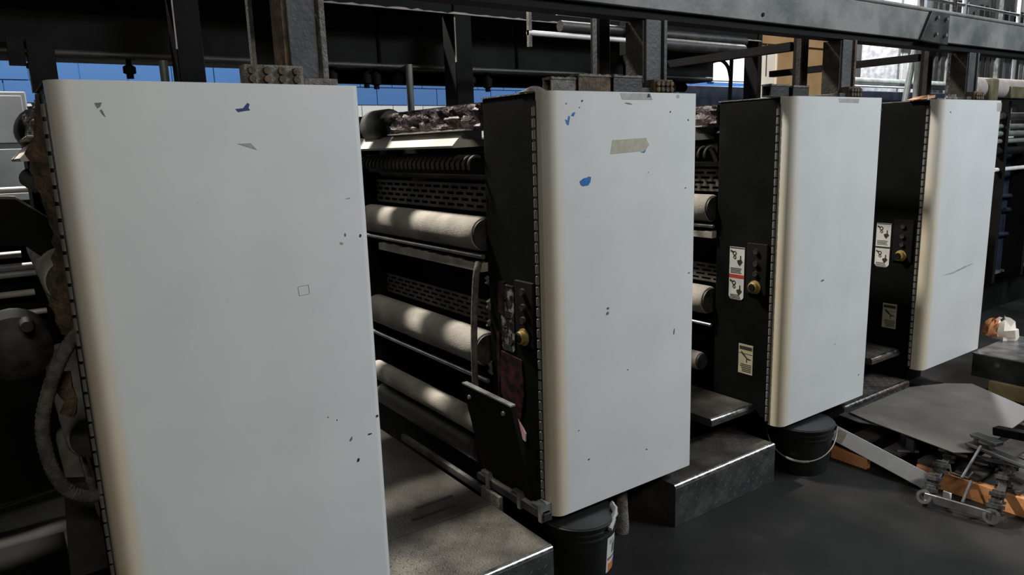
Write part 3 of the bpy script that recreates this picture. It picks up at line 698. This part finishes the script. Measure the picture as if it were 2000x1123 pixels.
ab = thing('angle_bar', 'pale grey painted angle bar leaning along the pallet side', 'steel bar', (3.46, -.25, 0))
def aobj(name, mb, material, bevel=0): mb.v = [(x-3.46, y+.25, z) for x, y, z in mb.v]; return obj(name, mb, material, ab, bevel=bevel)
A0 = Vector((3.478, .0, .138)); A1 = Vector((3.468, -.51, .040))
UPB = Vector((.5, 0, .86))
aobj('web', MB().bar(A0, A1, .006, .078, UPB), M_BAR, .001)
aobj('flange', MB().bar(A0+Vector((.034, 0, .024)), A1+Vector((.034, 0, .024)), .036, .005, UPB), M_BAR, .001)
dA = (A1-A0).normalized()
aobj('scraped_patch', MB().bar(A0+dA*.035+Vector((-.0035, 0, .002)), A0+dA*.085+Vector((-.0035, 0, .002)), .002, .06, UPB), M_TAPE)
# clear support tube assembly under the sheet
st = thing('sheet_prop', 'dark vertical prop bracket under the sheet edge on the pallet', 'bracket', (3.60, -.36, .108))
obj('upright', MB().box(-.012, .012, -.02, .02, 0, .072), M_DARKSTEEL, st, bevel=.002)
obj('foot', MB().bar((-.05, .04, .006), (.02, -.03, .006), .012, .01), M_STEEL, st)
obj('gusset', MB().prism([(.02, 0), (.08, 0), (.02, .07)], 'y', .0, .006), M_DARKSTEEL, st)

# ------------------------------------------------------------------ roller clamp linkages
lk = thing('roller_bracket_linkage', 'greasy steel roller bracket linkage lying across the pallet edge onto the floor', 'linkage', (3.40, -.70, 0))
def lobj(name, mb, material, bevel=0): mb.v = [(x-3.40, y+.70, z) for x, y, z in mb.v]; return obj(name, mb, material, lk, bevel=bevel)
def ring(c, n_, r, ri, h):
    c = Vector(c); n_ = Vector(n_).normalized(); a = n_.orthogonal().normalized(); b_ = n_.cross(a); N = 20; vs = []; fs = []
    for k in range(N):
        t = 2*math.pi*k/N; d = a*math.cos(t)+b_*math.sin(t)
        vs += [c+d*r-n_*h/2, c+d*r+n_*h/2, c+d*ri+n_*h/2, c+d*ri-n_*h/2]
    for k in range(N):
        o, p_ = 4*k, 4*((k+1) % N)
        for q in range(4): fs.append((o+q, o+(q+1) % 4, p_+(q+1) % 4, p_+q))
    return MB().add(vs, fs)
Pa, Pb = Vector((3.300, -.575, .045)), Vector((3.350, -.835, .040))
lobj('link_bar', MB().bar(Pa, Pb, .012, .042), M_STEEL, .003)
nn = Vector((-1, -.2, .35))
lobj('link_eye', ring(Pa, nn, .032, .019, .018), M_STEEL); lobj('link_eye', ring(Pb, nn, .034, .021, .020), M_STEEL)
def spool(c, r, h, ax=(.35, .1, 1)):
    ax = Vector(ax).normalized(); c = Vector(c); pts = []; rs = []
    for t, q in ((0, .5), (.02, .95), (.22, 1), (.25, .72), (.45, .72), (.48, 1), (.75, 1), (.78, .7), (.95, .7), (1, .4)): pts.append(c+ax*h*t); rs.append(r*q)
    return MB().sweep(pts, rs, 16)
for c, r, h in (((3.325, -.585, .035), .032, .06), ((3.37, -.575, .075), .036, .06), ((3.46, -.565, .11), .034, .06), ((3.57, -.55, .125), .030, .05),
                ((3.375, -.835, .04), .036, .06), ((3.42, -.825, .075), .034, .06), ((3.54, -.80, .11), .038, .06), ((3.62, -.78, .13), .034, .05), ((3.70, -.70, .115), .026, .05), ((3.66, -.60, .115), .024, .045)):
    lobj('spool', spool(c, r, h), M_GREASY)
lobj('arm', MB().bar((3.34, -.585, .07), (3.58, -.55, .16), .03, .03), M_DARKSTEEL, .004)
lobj('arm', MB().bar((3.39, -.835, .08), (3.64, -.78, .16), .035, .03), M_DARKSTEEL, .004)
lobj('cross_plate', MB().bar((3.60, -.50, .165), (3.70, -.80, .15), .05, .018), M_DARKSTEEL, .003)
lobj('cross_plate_edge', MB().bar((3.575, -.50, .176), (3.60, -.62, .172), .006, .012), M_STEEL)
lobj('rod', MB().tube((3.62, -.665, .235), (3.46, -.66, .12), .006, 8), M_STEEL); lobj('rod', MB().tube((3.46, -.70, .12), (3.35, -.715, .055), .007, 8), M_DARKSTEEL)
lobj('clip', MB().box(3.39, 3.396, -.65, -.615, .02, .06), M_BAR)
lobj('spring_clip', MB().sweep([(3.50, -.585, .15), (3.49, -.60, .115), (3.50, -.67, .112), (3.52, -.68, .14)], .005, 6), M_STEEL)
cl = thing('clamp_jaw', 'long steel clamp bars resting on the sheet at the right edge', 'clamp', (3.75, -.70, .207))
def cobj(name, mb, material, bevel=0): mb.v = [(x-3.75, y+.70, z-.207) for x, y, z in mb.v]; return obj(name, mb, material, cl, bevel=bevel)
cobj('lower_bar', MB().bar((3.66, -.60, .217), (3.56, -.98, .217), .05, .018), M_DARKSTEEL, .002); cobj('lower_bar_edge', MB().bar((3.632, -.592, .221), (3.532, -.972, .221), .004, .012), M_STEEL)
cobj('upper_bar', MB().bar((3.69, -.605, .255), (3.655, -.73, .255), .05, .018), M_DARKSTEEL, .002); cobj('upper_bar_edge', MB().bar((3.663, -.598, .258), (3.628, -.723, .258), .004, .012), M_STEEL)
for y in (-.625, -.70): cobj('bolt', MB().tube((3.665+(y+.625)*.25, y, .205), (3.665+(y+.625)*.25, y, .255), .011, 10), M_STEEL)
cobj('grip_bar', MB().bar((3.86, -.64, .235), (3.80, -1.02, .30), .035, .03), M_BLACK, .004); cobj('grip_bar', MB().bar((3.78, -.66, .27), (3.72, -1.02, .32), .05, .04), M_BLACK, .004)
for t in (.28, .55, .82):
    p = Vector((3.86, -.64, .235)).lerp(Vector((3.80, -1.02, .30)), t)
    cobj('marker_tick', MB().box(p.x-.02, p.x+.02, p.y-.004, p.y+.004, p.z+.012, p.z+.018), M_LABEL)

# ------------------------------------------------------------------ things on the floor at the right
bx = thing('steel_box', 'low dark grey steel box on pale timbers at the right edge', 'box', (5.12, -.3, .1))
obj('shell', MB().box(0, .65, -.12, .30, 0, .15), M_PLATEF, bx, bevel=.004); obj('lid', MB().box(-.006, .656, -.126, .306, .15, .158), M_STEEL, bx)
obj('latch', MB().lathe([(0, -.008), (.014, -.008), (.016, 0), (0, 0)], 12, (0, .15, .10), 'x'), M_STEEL, bx)
for k, (x0, x1, y0, y1, lab) in enumerate(((5.09, 5.16, -.44, -.12, 'pale timber block under the front of the steel box'), (5.55, 5.62, -.44, .0, 'pale timber block under the rear of the steel box'))):
    t = obj('timber_block', MB().box(0, x1-x0, 0, y1-y0, 0, .098), M_TIMBER, loc=(x0, y0, 0), bevel=.003); tag(t, lab, 'timber', 'timbers under the steel box')
pk = obj('fibre_board', MB().box(-.02, .35, -.012, .012, 0, .52), M_CARD, loc=(4.93, -.47, 0), bevel=.002); tag(pk, 'upright orange-brown board standing at the right edge of the frame', 'board')
def crumple(r, seed):
    random.seed(seed); b = MB(); n, mth = 14, 8; vs = []; fs = []
    for i in range(mth+1):
        for k in range(n):
            th_ = math.pi*i/mth; a = 2*math.pi*k/n; q = r*random.uniform(.65, 1.2)
            vs.append((q*1.1*math.sin(th_)*math.cos(a), q*math.sin(th_)*math.sin(a), max(-.3*r, q*1.5*math.cos(th_))+.3*r))
    for i in range(mth):
        for k in range(n): fs.append((i*n+k, i*n+(k+1) % n, i*n+n+(k+1) % n, i*n+n+k))
    return b.add(vs, fs)
bg_ = thing('crumpled_bag', 'crumpled orange and cream paper bag on the steel box', 'paper bag', (5.62, .02, .259))
obj('bag', crumple(.08, 3), M_PAPER, bg_); c_ = obj('bag_contents', crumple(.06, 5), M_CARD, bg_, (-.055, .045, .03))

# ------------------------------------------------------------------ background: folder machine, roll, plywood, far machine, racks
fm = thing('folder_machine', 'dark navy folder machine with pale rails at the right edge', 'machine', (6.75, .6, 0))
obj('body', MB().box(.0, 2.6, .12, 1.4, .42, 1.62), M_NAVY, fm, bevel=.01); obj('base', MB().box(.1, 2.5, .3, 1.4, 0, .42), M_BLACK, fm)
for z, r, mt in ((1.66, .022, M_GREEN), (1.72, .018, M_GREEN), (1.60, .02, M_GREEN), (1.37, .018, M_TUBE), (1.80, .03, M_DARKSTEEL), (1.52, .03, M_BLACK)):
    obj('rail', MB().tube((-.05, .0, z), (2.6, .0, z), r, 12), mt, fm)
for k in range(14): obj('edge_plate', MB().box(.0+k*.19, .15+k*.19, .09, .118, .435, .455), M_STEEL, fm)
for x in (.02, .6, 1.2): obj('upright', MB().box(x, x+.05, -.04, .12, .42, 1.92), M_BLACK, fm)
for x, z in ((.3, 1.15), (.8, 1.0), (.5, .8)): obj('inner_roller', MB().tube((x-.3, .10, z), (x+.6, .10, z-.05), .02, 10), M_NAVY, fm)
pr_ = thing('paper_web_roll', 'dusty pink-grey roll lying above the machine at the right edge', 'roll', (7.1, 1.0, 1.95))
obj('roll', MB().lathe([(0, .0), (.07, .0), (.095, .03), (.095, 2.4), (0, 2.4)], 26, (0, 0, .11), 'x'), M_PINKROLL, pr_)
obj('end_bracket', MB().box(.12, .28, -.12, .1, -.02, .19), M_OLIVE, pr_, bevel=.02); obj('end_bracket', MB().box(.55, .9, -.115, .1, .02, .13), M_OLIVE, pr_, bevel=.01)
obj('cradle', MB().box(.0, 2.4, -.1, .1, -.05, .012), M_BLACK, pr_)
obj('post', MB().box(.1, .16, .05, .1, -.32, -.05), M_BLACK, pr_); obj('post', MB().box(2.2, 2.26, .05, .1, -.32, -.05), M_BLACK, pr_)
pw = thing('plywood_sheet', 'tan plywood sheet standing behind the third unit column', 'board', (5.56, 2.12, 0))
obj('sheet', MB().box(0, 1.15, 0, .02, .0, 2.66), M_PLY, pw); obj('batten', MB().box(0, 1.15, -.03, 0, 2.50, 2.54), M_PLY, pw)
pp = obj('curled_paper_sheet', MB().prism([(0, 0)]+[(.02+.16*t+.04*math.sin(t*6), -.02-.06*math.sin(t*3.1)) for t in [k/10 for k in range(11)]]+[(.22-.20*t, -.05*math.sin((1-t)*3.1)) for t in [k/10 for k in range(10)]], 'z', 0, 2.42), M_PAPER, loc=(5.60, 2.06, 0))
tag(pp, 'tall cream curled paper sheet leaning against the tan plywood', 'paper')
fa = thing('background_press', 'dark navy machine line with pale top rail against the back wall', 'machine', (6.7, 4.0, 0))
obj('body', MB().box(0, 11, 0, .9, 0, 2.33), M_NAVY, fa, bevel=.01); obj('top_rail', MB().tube((0, -.03, 2.39), (5.2, -.03, 2.39), .014, 10), M_TUBE, fa)
obj('top_pipe', MB().tube((3.6, .1, 2.46), (11, .1, 2.46), .07, 14), M_GREEN, fa)
for k in range(6): obj('door_panel', MB().box(.1+k*1.7, 1.7+k*1.7, -.02, 0, .2, 2.2), M_NAVY, fa, bevel=.004)
po = thing('silver_pole', 'slanted silver pole standing beyond the farthest columns', 'pole', (11.25, 3.6, 0))
obj('tube', MB().tube((-.65, 0, .0), (.17, 0, 3.3), .045, 12), M_GREEN, po); obj('tube', MB().tube((.45, .1, .0), (.5, .1, 3.0), .035, 12), M_DARKSTEEL, po); obj('base', MB().box(-.75, .55, -.1, .2, 0, .02), M_STEEL, po)
rk = thing('storage_rack', 'far storage rack with upright grey panels in the top right corner', 'rack', (13.6, 5.05, 0))
for k in range(34):
    w = random.uniform(.10, .2); x = k*.24
    obj('panel', MB().box(x, x+w, 0, .5, 2.3, random.choice((3.6, 4.2, 4.6))), random.choice((M_BEAM, M_WHITEM, M_DARKSTEEL, M_TAPEG)), rk)
for x in (-.1, 4, 8.2): obj('upright', MB().box(x, x+.08, -.08, .6, 0, 5), M_STEEL, rk)
for z in (2.24, 3.3): obj('shelf_beam', MB().box(-.1, 8.3, -.08, -.02, z, z+.07), M_DARKSTEEL, rk)
hr = thing('walkway_handrail', 'grey tube handrail of a walkway above the beam at top right', 'handrail', (10.2, 3.0, 0))
for x, mt in ((0.0, M_BEAM), (.9, M_INK), (1.2, M_TUBE), (3.0, M_TUBE), (4.4, M_TUBE)): obj('post', MB().tube((x, 0, 0), (x, 0, 3.9), .03, 10), mt, hr)
for z in (3.05, 3.42, 3.9): obj('rail', MB().tube((-.5, 0, z), (6, 0, z), .022, 10), M_GREEN, hr)
obj('deck', MB().box(-.5, 6, -.1, .3, 2.86, 2.95), M_DARKSTEEL, hr)

# left background between the units
wc = thing('white_machine_cabinet', 'white cabinet panel seen through the gap at the left edge', 'cabinet', (-1.6, 4.7, 0))
obj('body', MB().box(0, 1.90, 0, .6, .0, 2.2), M_WHITEM, wc, bevel=.01)
for z0, z1 in ((.2, 1.45), (1.48, 1.78), (1.82, 2.17)): obj('panel', MB().box(.02, 1.87, -.015, 0, z0, z1), M_WHITEM, wc, bevel=.006)
rs_ = thing('guide_roller_stand', 'stand of pale horizontal rollers in the gap left of the nearest door', 'roller stand', (-.8, 2.2, 0))
for z, r, x1, mt in ((1.553, .014, 1.0, M_TUBE), (1.245, .016, .87, M_TUBE), (1.185, .018, .97, M_TUBE), (1.15, .016, .99, M_TUBE), (1.054, .016, .90, M_TRAY), (.955, .014, .94, M_TUBE)):
    obj('roller', MB().tube((.0, 0, z), (x1, 0, z), r, 12), mt, rs_)
obj('end_plate', MB().box(-.04, .0, -.06, .06, 0, 1.7), M_BLACK, rs_); obj('end_plate', MB().box(.99, 1.02, -.04, .06, 0, 1.6), M_BLACK, rs_)
obj('dark_backing', MB().box(-.6, 1.0, .08, .1, .0, 1.50), M_BLACK, rs_)  # black sheet added to hide the lit aisle floor behind the rollers
